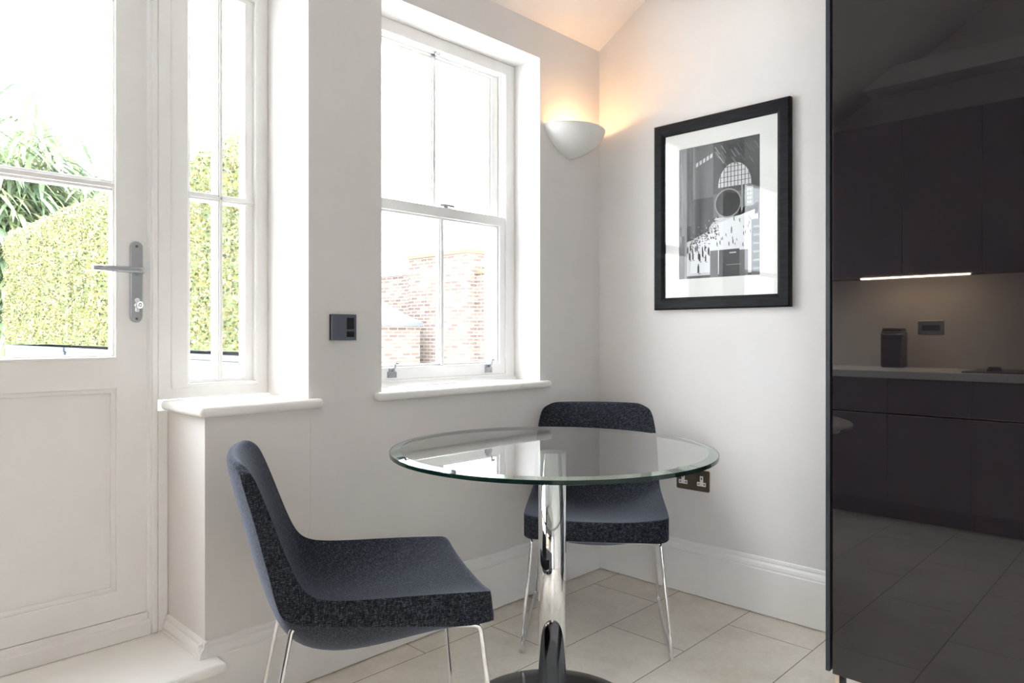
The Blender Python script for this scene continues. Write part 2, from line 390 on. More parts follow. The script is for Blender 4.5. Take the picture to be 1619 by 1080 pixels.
# ------------------------------------------------------------------ window_1: sidelight beside the door
FX0, FX1 = -0.33, -0.262
w1 = empty('window_1', (-0.27, -1.64, 0.86)); w1.location = (0, 0, 0)
tag(w1, 'narrow four-pane side window with white frame beside the door', 'window', kind='structure')
bm = bmesh.new(); ring(bm, -1.813, PR, SHELF + 0.031, HEAD2, -1.735, -1.500, 0.900, 2.165, FX0, FX1)
link('window_frame', bm, M['trim'], w1, 0.003)
bm = bmesh.new(); ring(bm, -1.777, -1.500, .895, 2.17, -1.725, -1.512, 0.908, 2.150, FX0 + .01, FX1 + .004)
sash = link('window_sash', bm, M['trim'], w1, 0.004)
gb = bmesh.new()
box(gb, FX0 + .012, FX1 - .004, -1.6325, -1.6165, 0.915, 2.15); box(gb, FX0 + .012, FX1 - .004, -1.722, -1.515, 1.478, 1.500)
box(gb, FX0 + .012, FX1 + .0, -1.6285, -1.6205, 0.915, 2.15); box(gb, FX0 + .012, FX1 + .0, -1.722, -1.515, 1.484, 1.494)
ring(gb, -1.726, -1.510, .906, 2.152, -1.715, -1.540, .920, 2.138, FX0 + .012, FX1 - .012)
link('glazing_bar', gb, M['trim'], w1, 0.002)
link('glass_pane', nb((-0.305, -0.300, -1.72, -1.53, .91, 2.15)), M['pane'], w1)
bm = bmesh.new(); prism(bm, [(-.2615, PL - .026), (.032, PL - .026), (.032, -1.430), (.0005, -1.430), (.0005, PR - .0005), (-.2615, PR - .0005)], 'z', SHELF + .0005, SHELF + .030)
link('window_board', bm, M['board'], w1, 0.013, seg=4)

# ------------------------------------------------------------------ window_2: sash window
w2 = empty('window_2'); tag(w2, 'large white sash window with four panes over a shallow sill', 'window', kind='structure')
bm = bmesh.new()
ring(bm, WL, WR, SILL + .03, HEAD, WL + .052, WR - .052, .893, 2.155, -0.163, -0.146)     # staff bead
ring(bm, WL, WR, SILL + .03, HEAD, WL + .036, WR - .036, .880, 2.170, -0.27, -0.160)      # box
ring(bm, WL + .03, WR - .03, .870, 2.175, WL + .048, WR - .048, .890, 2.158, -0.198, -0.190)   # parting bead
link('window_frame', bm, M['trim'], w2, 0.003)
bm = bmesh.new(); prism(bm, [(-0.27, SILL + .031), (-0.128, SILL + .031), (-0.132, 0.872), (-0.150, 0.889), (-0.27, 0.893)], 'y', WL + .001, WR - .001)
link('frame_sill', bm, M['trim'], w2, 0.003)
SY0, SY1, SM = WL + .038, WR - .038, (WL + WR) / 2
def sash_(name, x0, x1, z0, z1, bot, top, bar=0.013):
    bm = bmesh.new(); xm = (x0 + x1) / 2
    ring(bm, SY0, SY1, z0, z1, SY0 + .045, SY1 - .045, z0 + bot, z1 - top, x0, x1)
    ring(bm, SY0 + .043, SY1 - .043, z0 + bot - .002, z1 - top + .002, SY0 + .055, SY1 - .055, z0 + bot + .008, z1 - top - .008, x0 + .008, x1 - .008)
    box(bm, x0 + .008, x1 - .008, SM - .0125, SM + .0125, z0 + bot, z1 - top); box(bm, x0 + .002, x1 - .002, SM - .007, SM + .007, z0 + bot, z1 - top)
    o = link(name, bm, M['trim'], w2, 0.003)
    g = link('glass_pane', nb((xm - .002, xm + .002, SY0 + .05, SY1 - .05, z0 + bot, z1 - top)), M['pane'], o)
    return o
up = sash_('upper_sash', -0.240, -0.200, 1.515, 2.186, .04, .035)
lo = sash_('lower_sash', -0.190, -0.152, 0.890, 1.553, .048, .040)
# sash lifts, fastener, knob
for yy in (-1.045, -0.557):
    bm = bmesh.new()
    box(bm, -0.152, -0.146, yy - .020, yy + .020, .900, .922); box(bm, -0.152, -0.1455, yy - .013, yy + .013, .920, .936)
    tube(bm, rounded([(-0.147, yy, .925), (-0.132, yy, .930), (-0.128, yy, .948), (-0.140, yy + .004, .955), (-0.136, yy + .022, .951)], .008, 4), .0045, 8)
    cyl(bm, (-0.147, yy - .012, .908), (-0.144, yy - .012, .908), .003, seg=8); cyl(bm, (-0.147, yy + .012, .908), (-0.144, yy + .012, .908), .003, seg=8)
    lab(link('sash_lift', bm, M['steel'], lo, 0.0015), 'chrome hook lift screwed to the bottom rail')
bm = bmesh.new(); box(bm, -0.188, -0.165, -.785, -.745, 1.552, 1.558)
tube(bm, rounded([(-0.180, -.790, 1.566), (-0.170, -.765, 1.568), (-0.160, -.735, 1.564)], .01, 3), .005, 8); cyl(bm, (-0.176, -.765, 1.556), (-0.176, -.765, 1.572), .009, seg=16)
lab(link('sash_fastener', bm, M['steel'], lo, 0.001), 'chrome swivel catch on the meeting rail')
bm = bmesh.new(); box(bm, -0.200, -0.196, -.822, -.782, 2.150, 2.170)
cyl(bm, (-0.196, -.802, 2.160), (-0.182, -.802, 2.160), .007, .010, 16); cyl(bm, (-0.182, -.802, 2.160), (-0.177, -.802, 2.160), .012, .008, 16)
lab(link('sash_knob', bm, M['steel'], up), 'small chrome knob on the top rail')
bm = bmesh.new(); prism(bm, [(-.145, WL + .0005), (.0005, WL + .0005), (.0005, WL - .036), (.032, WL - .036), (.032, WR + .046), (.0005, WR + .046), (.0005, WR - .0005), (-.145, WR - .0005)], 'z', SILL + .0005, SILL + .029)
link('window_board', bm, M['board'], w2, 0.012, seg=4)

# ------------------------------------------------------------------ door_1
d1 = empty('door_1'); tag(d1, 'white half-glazed door with steel lever handle and panelled base', 'door', kind='structure')
LX0, LX1 = -0.322, -0.276
bm = bmesh.new()
box(bm, FX0, FX1, -1.836, -1.8135, .174, HEAD2); box(bm, FX0, FX1 + .006, -1.831, -1.8165, .174, HEAD2)
box(bm, FX0, FX1, DL, DL + .06, .174, HEAD2); box(bm, FX0, FX1, DL + .05, -1.82, 2.20, HEAD2)
link('door_frame', bm, M['trim'], d1, 0.003)
link('side_post', nb((FX0, FX1 - .001, -1.8134, PL - .0005, .174, SHELF - .001)), M['trim'], d1, 0.002)
bm = bmesh.new(); prism(bm, [(FX0, .174), (FX0, .2365), (-.2755, .2365), (-.2750, .219), (-.258, .2165), (-.256, .174)], 'y', DL + .06, -1.8365)
link('door_sill', bm, M['trim'], d1, 0.002)
DM = -2.676
LY0, LY1, LZ0, LZ1 = DM + .002, -1.840, .238, 2.195
GY0, GY1 = LY0 + .083, -1.922
def door_leaf(LY0, LY1, GY0, GY1):
    bm = bmesh.new()
    grid_wall(bm, [LY0, GY0, GY1, LY1], [LZ0, .318, .903, .990, 2.11, LZ1], lambda i, j: not (i == 1 and j in (1, 3)), LX0, LX1)
    leaf = link('door_leaf', bm, M['trim'], d1, 0.002)
    bm = bmesh.new()
    ring(bm, GY0 - .001, GY1 + .001, .989, 2.111, GY0 + .010, GY1 - .010, 1.000, 2.10, LX0 + .004, LX1 - .006)
    ring(bm, GY0 - .004, GY1 + .004, .986, 2.114, GY0 + .004, GY1 - .004, .994, 2.106, LX1 - .006, LX1 + .003)
    box(bm, LX0 + .006, LX1 - .008, GY0, GY1, 1.472, 1.502); box(bm, LX0 + .006, LX1 - .001, GY0, GY1, 1.480, 1.494)
    link('glazing_bar', bm, M['trim'], leaf, 0.002)
    link('glass_pane', nb((-0.303, -0.298, GY0, GY1, .99, 2.11)), M['pane'], leaf)
    bm = bmesh.new(); box(bm, LX0 + .012, LX1 - .016, GY0 - .002, GY1 + .002, .316, .905)
    ring(bm, GY0 - .002, GY1 + .002, .316, .905, GY0 + .013, GY1 - .013, .331, .890, LX1 - .018, LX1 - .006)
    link('door_panel', bm, M['trim'], leaf, 0.004)
    return leaf
leaf = door_leaf(LY0, LY1, GY0, GY1)
door_leaf(DL + .063, DM - .002, DL + .145, DM - .085)  # unseen second leaf, added so more daylight reaches the picture wall
# handle: long rounded plate, lever, keyhole with key
PYc = -1.871
bm = bmesh.new(); pts = []
for k in range(13): a = math.pi * k / 12; pts.append((PYc + .0175 * math.cos(a), 1.3135 + .0175 * math.sin(a)))
for k in range(13): a = math.pi + math.pi * k / 12; pts.append((PYc + .0175 * math.cos(a), 1.1105 + .0175 * math.sin(a)))
prism(bm, pts, 'x', LX1, LX1 + .009)
lab(link('handle_plate', bm, M['steel'], leaf, 0.003), 'long brushed steel backplate with rounded ends')
bm = bmesh.new(); cyl(bm, (LX1 + .008, PYc + .004, 1.243), (LX1 + .022, PYc + .004, 1.243), .012)
tube(bm, rounded([(LX1 + .015, PYc + .004, 1.243), (LX1 + .056, PYc + .004, 1.243), (LX1 + .060, PYc - .070, 1.243), (LX1 + .062, PYc - .130, 1.243)], .022, 8), .0085, 14)
lab(link('lever_handle', bm, M['steel'], leaf), 'brushed steel lever pointing left')
bm = bmesh.new(); cyl(bm, (LX1 + .008, PYc, 1.143), (LX1 + .016, PYc, 1.143), .0085)
for zz in (1.158, ): cyl(bm, (LX1 + .008, PYc, zz), (LX1 + .013, PYc, zz), .0075)
box(bm, LX1 + .008, LX1 + .015, PYc - .005, PYc + .005, 1.125, 1.145)
link('lock_cylinder', bm, M['chrome'], leaf, 0.001)
bm = bmesh.new(); box(bm, LX1 + .016, LX1 + .036, PYc + .001, PYc + .003, 1.141, 1.147)
tube(bm, [(LX1 + .034 + .009 * math.cos(a), PYc + .002 + .004 * math.cos(a), 1.144 + .009 * math.sin(a)) for a in [2 * math.pi * k / 14 for k in range(14)]], .0022, 6, closed=True)
tag(link('door_key', bm, M['chrome'], leaf), 'small silver key in the lock')
bm = bmesh.new()
for zz in (1.316, 1.104):
    cyl(bm, (LX1 + .0085, PYc, zz), (LX1 + .0105, PYc, zz), .0042, .003, 12)
link('plate_screw', bm, M['darkchrome'], leaf)

d2 = empty('added_light_door'); tag(d2, 'unseen white glazed door added behind the viewer to let in light', 'door', kind='structure')  # invented door, out of view, added to light the floor and low walls
bm = bmesh.new(); grid_wall(bm, [NX0 + .001, NX0 + .09, NX1 - .09, NX1 - .001], [.001, .14, NZ1 - .09, NZ1 - .001], lambda i, j: not (i == 1 and j == 1), YB - .12, YB - .07, 'y')
lf2 = link('door_leaf', bm, M['trim'], d2, .003)
link('glass_pane', nb((NX0 + .09, NX1 - .09, YB - .098, YB - .092, .14, NZ1 - .09)), M['pane'], lf2)

# ------------------------------------------------------------------ glass table
def table():
    t = empty('dining_table', (0.6615, -1.0915, 0)); tag(t, 'round clear glass table on a chrome pedestal between the two chairs', 'table')
    bm = bmesh.new(); N = 160; Rr = 0.450; zt, zb = 0.745, 0.731
    prof = [(Rr - .027, zt, 0), (Rr - .001, zt - .0030, 1), (Rr, zt - .004, 2), (Rr, zb + .001, 2), (Rr - .003, zb, 2)]
    rings = [[bm.verts.new((r * math.cos(2 * math.pi * i / N), r * math.sin(2 * math.pi * i / N), z)) for i in range(N)] for r, z, _ in prof]
    f = bm.faces.new(rings[0]); f.material_index = 0
    for k in range(4):
        for i in range(N):
            f = bm.faces.new([rings[k][i], rings[k + 1][i], rings[k + 1][(i + 1) % N], rings[k][(i + 1) % N]])
            f.material_index = 2 if k == 0 else 1; f.smooth = True
    f = bm.faces.new(rings[-1][::-1]); f.material_index = 0
    bmesh.ops.recalc_face_normals(bm, faces=bm.faces[:])
    for e in bm.edges:
        if e.calc_face_angle(0) > R(8): e.smooth = False
    lab(link('glass_top', bm, [M['tglass'], M['tedge'], M['tbevel']], t), 'clear round glass top with green bevelled edge')
    bm = bmesh.new(); cyl(bm, (0, 0, .016), (0, 0, .7305), .0385, seg=72)
    link('pedestal', bm, M['chrome'], t)
    bm = bmesh.new(); prof = [(0, .0165), (.05, .016), (.12, .0145), (.20, .011), (.243, .0075), (.249, .005), (.25, .001), (.25, 0)]
    rings = [[bm.verts.new((max(r, 1e-4) * math.cos(2 * math.pi * i / 96), max(r, 1e-4) * math.sin(2 * math.pi * i / 96), z)) for i in range(96)] for r, z in prof]
    for k in range(len(prof) - 1):
        for i in range(96):
            bm.faces.new([rings[k][i], rings[k + 1][i], rings[k + 1][(i + 1) % 96], rings[k][(i + 1) % 96]]).smooth = True
    bm.faces.new(rings[-1][::-1]); bm.faces.new(rings[0])
    lab(link('table_base', bm, M['darkchrome'], t), 'flat round dark polished base disc')
table()

# ------------------------------------------------------------------ chairs
def chair():
    t = empty('dining_chair')
    # inner (sitting) and outer profiles in side view: side rim and centre line, from the top of the back to the front of the seat
    inS = [(-.520, .781), (-.503, .765), (-.468, .667), (-.442, .595), (-.420, .540), (-.402, .507), (-.380, .489), (-.345, .479), (-.28, .474), (-.2, .471), (-.1, .467), (-.02, .462), (.024, .459)]
    inC = [(-.552, .784), (-.535, .768), (-.503, .667), (-.476, .590), (-.456, .520), (-.436, .466), (-.408, .428), (-.365, .405), (-.29, .399), (-.2, .404), (-.1, .417), (-.02, .433), (.024, .441)]
    ouS = [(-.531, .781), (-.533, .765), (-.503, .667), (-.486, .595), (-.471, .540), (-.463, .500), (-.452, .462), (-.436, .436), (-.30, .418), (-.2, .405), (-.1, .392), (-.02, .382), (.033, .380)]
    ouC = [(-.566, .784), (-.574, .768), (-.546, .667), (-.526, .590), (-.506, .520), (-.482, .445), (-.452, .375), (-.400, .312), (-.31, .288), (-.2, .303), (-.1, .328), (-.02, .360), (.033, .380)]
    HW = [.196, .222, .235, .238, .239, .240, .240, .240, .240, .240, .240, .240, .240]
    NL = 16; n = len(inS); bm = bmesh.new()
    def P(k, q, a, b):
        q = math.sin(q * math.pi / 2); c = abs(q) ** 2.6
        s = a[k][0] * c + b[k][0] * (1 - c); z = a[k][1] * c + b[k][1] * (1 - c)
        if k == 0: z -= 0.0 * c
        return (s, q * HW[k], z)
    I = [[bm.verts.new(P(k, -1 + 2 * j / NL, inS, inC)) for j in range(NL + 1)] for k in range(n)]
    O = [[bm.verts.new(P(k, -1 + 2 * j / NL, ouS, ouC)) for j in range(NL + 1)] for k in range(n)]
    # the top corners of the back are rounded
    for k, drop in ((0, .014), (1, .006)):
        for L in (I[k], O[k]):
            for j, vtx in enumerate(L):
                q = math.sin(abs(-1 + 2 * j / NL) * math.pi / 2)
                if q > .84: vtx.co.z -= drop * ((q - .84) / .16) ** 2
    for k in (n - 2, n - 1):                     # rounded front corners
        for j in range(NL + 1):
            q = math.sin(abs(-1 + 2 * j / NL) * math.pi / 2)
            if q > .9:
                e_ = ((q - .9) / .1) ** 2
                if k == n - 1:
                    O[k][j].co.z += .012 * e_; O[k][j].co.x -= .010 * e_; I[k][j].co.x -= .008 * e_
                    O[k][j].co.y *= 1 - .012 * e_; I[k][j].co.y *= 1 - .008 * e_
    for k in range(n - 1):
        for j in range(NL):
            bm.faces.new([I[k][j], I[k][j + 1], I[k + 1][j + 1], I[k + 1][j]])
            bm.faces.new([O[k][j], O[k + 1][j], O[k + 1][j + 1], O[k][j + 1]])
        bm.faces.new([I[k][0], I[k + 1][0], O[k + 1][0], O[k][0]]); bm.faces.new([I[k][NL], O[k][NL], O[k + 1][NL], I[k + 1][NL]])
    for j in range(NL):
        bm.faces.new([I[0][j], O[0][j], O[0][j + 1], I[0][j + 1]]); bm.faces.new([I[-1][j], I[-1][j + 1], O[-1][j + 1], O[-1][j]])
    bmesh.ops.recalc_face_normals(bm, faces=bm.faces[:])
    cr = bm.edges.layers.float.new('crease_edge')
    rim = set()
    for k in range(n - 1):
        for L in (I, O):
            for j in (0, NL):
                e = bm.edges.get((L[k][j], L[k + 1][j])); e[cr] = 0.72 if L is I else 0.55
    for L in (I, O):
        for j in range(NL):
            e = bm.edges.get((L[-1][j], L[-1][j + 1])); e[cr] = 0.7
    o = link('seat_shell', bm, M['fabric'], t, smooth=True)
    sb = o.modifiers.new('sub', 'SUBSURF'); sb.levels = 2; sb.render_levels = 2
    # piping seam along the front edge
    r = .0056
    for s in (-1, 1):
        bm = bmesh.new()
        pts = rounded([(0, s * .212, .372), (.038, s * .246, .0065), (-.508, s * .246, .0065), (-.425, s * .212, .424)], .016, 5, closed=True)
        tube(bm, pts, r, 12, closed=True)
        leg = lab(link('sled_leg', bm, M['chrome'], t), 'chrome tube side frame')
        for x in (.005, -.44):
            bm = bmesh.new(); box(bm, x - .014, x + .014, s * .246 - .0065, s * .246 + .0065, .0002, .0105)
            link('floor_glide', bm, M['clear'], leg, 0.002)
    for (x, z) in ((0, .373), (-.425, .424)):
        bm = bmesh.new(); pts = [(x, -.210, z), (x, .210, z)]
        tube(bm, pts, r * .95, 12); link('cross_bar', bm, M['chrome'], t)
    return t
def copy_tree(o, parent=None):
    c = o.copy(); COL.objects.link(c)
    if parent is not None: c.parent = parent
    for ch in [x for x in bpy.data.objects if x.parent is o]: copy_tree(ch, c)
    return c
cA = chair()
cB = copy_tree(cA)
cA.location = (0.5559, -1.3468, 0); cA.rotation_euler = (0, 0, R(62.35))
cB.location = (0.5258, -0.7155, 0); cB.rotation_euler = (0, 0, R(-52.85))
tag(cA, 'charcoal fabric chair with chrome sled legs seen side-on, left of the glass table', 'chair', 'charcoal dining chairs at the glass table')
tag(cB, 'charcoal fabric chair with chrome sled legs facing out from behind the glass table', 'chair', 'charcoal dining chairs at the glass table')

# ------------------------------------------------------------------ wall sconce
def sconce():
    t = empty('wall_sconce', (0, -.215, 1.938)); tag(t, 'white half-bowl plaster uplighter glowing orange in the room corner', 'wall light')
    bm = bmesh.new(); a, b, H = .165, .150, .122; NU, NV = 40, 18
    def sh(off):
        rows = []
        for i in range(NV + 1):
            d = i / NV; r = max(1e-3, (1 - d ** 1.7)) ** .75
            rows.append([bm.verts.new((max(.0005, (b * r - off) * math.cos(t_)), (a * r - off) * math.sin(t_) if a * r > off else 0, -H * d + (off if i == NV else 0)))
                         for t_ in [-math.pi / 2 + math.pi * j / NU for j in range(NU + 1)]])
        return rows
    A = sh(0); Cc = sh(.006)
    for X, fl in ((A, False), (Cc, True)):
        for i in range(NV):
            for j in range(NU):
                q = [X[i][j], X[i][j + 1], X[i + 1][j + 1], X[i + 1][j]]
                f = bm.faces.new(q[::-1] if not fl else q); f.smooth = True
    for j in range(NU): bm.faces.new([A[0][j], A[0][j + 1], Cc[0][j + 1], Cc[0][j]])
    link('lamp_shade', bm, M['plaster'], t)
    bm = bmesh.new(); box(bm, .0005, .012, -.05, .05, -.09, -.03); link('back_plate', bm, M['white'], t, .002)
    bm = bmesh.new(); cyl(bm, (.012, 0, -.06), (.05, 0, -.06), .01); cyl(bm, (.05, 0, -.068), (.05, 0, -.052), .013); link('lamp_holder', bm, M['white'], t)
    bm = bmesh.new(); bmesh.ops.create_uvsphere(bm, u_segments=16, v_segments=10, radius=.016); bmesh.ops.translate(bm, verts=bm.verts, vec=(.05, 0, -.036))
    link('light_bulb', bm, M['bulb'], t, smooth=True)
sconce()

# ------------------------------------------------------------------ control panel and socket
t = empty('light_switch_panel', (0, -1.352, 1.081)); tag(t, 'small square dark glass control panel on the wall left of the sash window', 'wall switch')
link('back_box', nb((.0005, .014, -.044, .044, -.0405, .0405)), M['black'], t, .001)
link('trim_plate', nb((.014, .0155, -.045, .045, -.0415, .0415)), M['steel'], t)
link('glass_face', nb((.0155, .0185, -.0445, .0445, -.041, .041)), M['reflface'], t, .0006)
link('display_window', nb((.0185, .0192, .008, .036, -.006, .030)), M['black'], t, .0003)
link('button', nb((.0185, .0192, .008, .036, -.031, -.013)), M['black'], t, .0003)

t = empty('double_socket', (.4775, 0, .4655)); tag(t, 'bronze double wall socket with white inserts right of the back chair', 'socket')
bm = bmesh.new(); pts = []
for cx, cz, a0 in ((.0685, .0365, 0), (-.0685, .0365, 90), (-.0685, -.0365, 180), (.0685, -.0365, 270)):
    for k in range(6): a = R(a0 + 18 * k); pts.append((cx + .0065 * math.cos(a), cz + .0065 * math.sin(a)))
prism(bm, pts, 'y', -.0055, -.0003); link('face_plate', bm, M['bronze'], t, .0012)
for sx in (-.0435, .0405):
    ins = link('socket_insert', nb((sx - .007, sx + .007, -.0065, -.005, -.006, .0195), (sx - .0195, sx + .0195, -.0064, -.005, -.0215, -.0055)), M['white'], t)
    link('pin_slot', nb((sx - .0022, sx + .0022, -.0068, -.006, .005, .013), (sx - .0155, sx - .009, -.0067, -.006, -.0155, -.0115), (sx + .009, sx + .0155, -.0067, -.006, -.0155, -.0115)), M['black'], ins)
for sx in (-.009, .0075):
    link('rocker_switch', nb((sx - .0075, sx + .0075, -.0085, -.005, .006, .019)), M['bronze'], t, .001)

# ------------------------------------------------------------------ framed picture (generic monochrome station-like scene, own composition)
def picture():
    X0, X1, Z0, Z1 = .306, .886, 1.160, 1.932; fw_ = .050
    t = empty('framed_picture', ((X0 + X1) / 2, 0, (Z0 + Z1) / 2)); tag(t, 'framed black and white print with wide cream mount on the wall', 'picture')
    hx, hz = (X1 - X0) / 2, (Z1 - Z0) / 2
    bm = bmesh.new()
    prof = [(0, -.002), (0, -.022), (.006, -.027), (.036, -.027), (.046, -.021), (.050, -.016), (.050, -.002)]
    rg = []
    for d, y in prof: rg.append([bm.verts.new(p) for p in ((-hx + d, y, -hz + d), (hx - d, y, -hz + d), (hx - d, y, hz - d), (-hx + d, y, hz - d))])
    n = len(prof)
    for k in range(n):
        for i in range(4): bm.faces.new([rg[k][i], rg[k][(i + 1) % 4], rg[(k + 1) % n][(i + 1) % 4], rg[(k + 1) % n][i]])
    bmesh.ops.recalc_face_normals(bm, faces=bm.faces[:])
    link('picture_frame', bm, M['blackwood'], t)
    link('backing', nb((-hx + .04, hx - .04, -.009, -.002, -hz + .04, hz - .04)), M['mount'], t)
    # mount window 0.42..0.766 x 1.285..1.819
    cx, cz = (X0 + X1) / 2, (Z0 + Z1) / 2
    ax0, ax1, az0, az1 = .419 - cx, .766 - cx, 1.285 - cz, 1.819 - cz
    bm = bmesh.new()
    grid_wall(bm, [-hx + .048, ax0, ax1, hx - .048], [-hz + .048, az0, az1, hz - .048], lambda i, j: not (i == 1 and j == 1), -.0125, -.009, 'y')
    link('mount_board', bm, M['mount'], t)
    G = [mat('print_tone_%s' % n_, (g, g, g * 1.02), .6) for n_, g in (('black', .012), ('dark', .045), ('grey', .13), ('mid', .30), ('pale', .62), ('white', .80))]
    bm = bmesh.new(); W_, H_ = ax1 - ax0, az1 - az0
    layer = [0]
    def q(u0, v0, u1, v1, g, lift=1):
        y = -.0092 - .00002 * lift
        vs = [bm.verts.new((ax0 + u * W_, y, az0 + v * H_)) for u, v in ((u0, v0), (u1, v0), (u1, v1), (u0, v1))]
        bm.faces.new(vs).material_index = g
    def poly(pts_, g, lift=1):
        y = -.0092 - .00002 * lift
        bm.faces.new([bm.verts.new((ax0 + u * W_, y, az0 + v * H_)) for u, v in pts_]).material_index = g
    rnd = random.Random(4)
    q(0, 0, 1, 1, 1, 0)
    q(0, .40, .16, 1, 2, 1); q(.18, .60, .44, 1, 2, 1); q(.16, .40, .44, .60, 1, 1); q(.03, .0, .10, 1, 3, 2)
    q(.44, .44, 1, .62, 2, 1)
    poly([(.06, .02), (.06, .27), (.35, .34), (.48, .45), (.98, .52), (.98, .02)], 4, 1); poly([(.14, .04), (.16, .24), (.5, .40), (.94, .47), (.90, .04)], 5, 2)
    # arched window with bars
    c0, r0 = (.70, .66), .20
    poly([(c0[0] + r0 * math.cos(R(a)), c0[1] + r0 * .86 * math.sin(R(a))) for a in range(0, 181, 12)], 4, 2)
    for k in range(-4, 5): q(c0[0] + k * .042 - .004, .66, c0[0] + k * .042 + .004, .66 + .17 * math.sqrt(max(0, 1 - (k * .042 / r0) ** 2)), 0, 3)
    for k in range(1, 5): q(c0[0] - r0 * .97, .66 + k * .036 - .002, c0[0] + r0 * .97, .66 + k * .036 + .002, 1, 3) if k < 3 else q(c0[0] - r0 * .6, .66 + k * .036 - .002, c0[0] + r0 * .6, .66 + k * .036 + .002, 1, 3)
    for k in range(26):                      # roof trusses
        u = rnd.uniform(.42, .95); v_ = rnd.uniform(.86, .98); poly([(u, v_), (u + .012, v_), (u + .07, v_ - .06), (u + .058, v_ - .06)], rnd.choice((0, 2, 3)), 2)
    for k in range(5): u = .22 + .045 * k; poly([(u, .84 + .012 * k), (u + .03, .85 + .012 * k), (u + .03, .88 + .012 * k), (u, .87 + .012 * k)], 4, 3)
    poly([(.62 + .165 * math.cos(R(a)), .54 + .108 * math.sin(R(a))) for a in range(0, 360, 15)], 3, 4); poly([(.62 + .15 * math.cos(R(a)), .54 + .098 * math.sin(R(a))) for a in range(0, 360, 15)], 0, 5)
    q(.78, .46, .80, .66, 3, 4); q(.84, .50, .92, .64, 3, 3)
    for k in range(4):
        for j in range(2): q(.85 + .03 * j, .52 + .03 * k, .87 + .03 * j, .535 + .03 * k, 4, 4)
    q(.90, .0, 1, .40, 2, 4)
    for k in range(6): q(.92, .04 + .06 * k, 1, .055 + .06 * k, 3, 5)
    for k in range(150):                     # tonal patches of the crowd area
        u = rnd.uniform(.14, .50); v_ = .25 + u * .22 + rnd.gauss(.0, .035); q(u, v_, u + rnd.uniform(.006, .022), v_ + rnd.uniform(.004, .014), rnd.choice((0, 1, 2, 3)), 6)
    def fig(u, v_, s):
        q(u - .008 * s, v_, u + .008 * s, v_ + .034 * s, 0, 7); q(u - .0045 * s, v_ + .033 * s, u + .0045 * s, v_ + .045 * s, 0, 7)
        q(u - .001 * s, v_ - .008 * s, u + .020 * s, v_ - .002 * s, 3, 6)
    for k in range(26): fig(rnd.uniform(.45, .9), rnd.uniform(.20, .42), rnd.uniform(.4, .7))
    for k in range(16): fig(rnd.uniform(.10, .40), rnd.uniform(.12, .24), rnd.uniform(.9, 1.3))
    fig(.25, .04, 1.5)
    q(.51, .015, .76, .20, 1, 8); q(.40, .0, .50, .20, 2, 7); q(.76, .0, .86, .19, 2, 7); q(.64, .17, .72, .178, 4, 9); q(.60, .085, .78, .089, 3, 9)
    q(0, 0, .07, .33, 2, 7)
    lab(link('art_print', bm, G, t), 'grey and white print of a busy arched hall')
    link('picture_glass', nb((-hx + .047, hx - .047, -.0165, -.0150, -hz + .047, hz - .047)), M['pane'], t)
picture()

# ------------------------------------------------------------------ tall cabinet
t = empty('tall_cabinet', (1.2265, 0, 0)); tag(t, 'tall gloss aubergine-black two-door cabinet at the right edge', 'cabinet')
CF = -.600
link('end_panel', nb((0, .0115, CF, -.0225, .137, 2.25)), M['panel'], t, .0008)
link('carcass', nb((.0125, .630, CF + .022, -.0225, .140, 2.24)), M['gap'], t)
for nm, z0, z1 in (('cabinet_door', .8555, 2.24), ('cabinet_door', .134, .8525)):
    link(nm, nb((.0185, .622, CF - .001, CF + .019, z0, z1)), M['gloss'], t, .0012)
for x, y in ((.030, CF + .012), (.56, CF + .06), (.05, -.08), (.56, -.08)):
    lg = link('leg', nb((x - .0095, x + .0015, y, y + .020, .0, .1395)), M['beige'], t)
    link('leg_clip', nb((x + .002, x + .014, y + .002, y + .020, .02, .1395)), M['black'], lg)

# ------------------------------------------------------------------ kitchen run opposite (seen mirrored in the gloss doors)
xs = [.004, .28, .687, 1.094, 1.50, 1.907, 2.314, 2.72, 3.127]
names = ['first from the window wall', 'second from the window wall', 'third from the window wall', 'fourth from the window wall', 'fifth from the window wall', 'last one, furthest from the window wall', 'seventh from the window wall', 'eighth']
for i in range(6):
    a, b = xs[i], xs[i + 1]
    t = empty('base_cabinet', ((a + b) / 2, -3.3, 0)); hw_ = (b - a) / 2 - .001
    tag(t, 'dark gloss base cabinet mirrored in the tall cabinet, ' + names[i], 'cabinet', 'base cabinets under the pale worktop')
    link('carcass', nb((-hw_, hw_, -.298, .30, .10, .808)), M['gap'], t)
    link('cabinet_door', nb((-hw_ + .001, hw_ - .001, .300, .319, .11, .800)), M['kgloss'], t, .001)
    link('plinth', nb((-hw_, hw_, -.25, .24, 0, .10)), M['gap'], t)
    t = empty('wall_cabinet', ((a + b) / 2, -3.43, 0))
    tag(t, 'dark gloss wall cabinet mirrored in the tall cabinet, ' + names[i], 'cabinet', 'wall cabinets above the splashback')
    link('carcass', nb((-hw_, hw_, -.168, .150, 1.415, 2.33)), M['gap'], t)
    link('cabinet_door', nb((-hw_ + .001, hw_ - .001, .150, .169, 1.405, 2.335)), M['kgloss'], t, .001)
tag(link('worktop', nb((.002, 2.33, -3.598, -2.965, .810, .850)), M['worktop'], None, .002), 'pale kitchen worktop mirrored in the tall cabinet doors', 'worktop')
tag(link('splashback', nb((.002, 2.33, -3.5995, -3.592, .851, 1.412)), M['splash']), 'beige splashback panel between the worktop and wall cabinets', 'splashback')
t = empty('strip_light', (.717, -3.37, 1.4145)); tag(t, 'warm glowing strip light under the wall cabinets', 'strip light')
link('housing', nb((-.30, .30, -.02, .02, -.006, -.0002)), M['steel'], t); link('diffuser', nb((-.295, .295, -.014, .014, -.012, -.006)), M['strip'], t, .002)
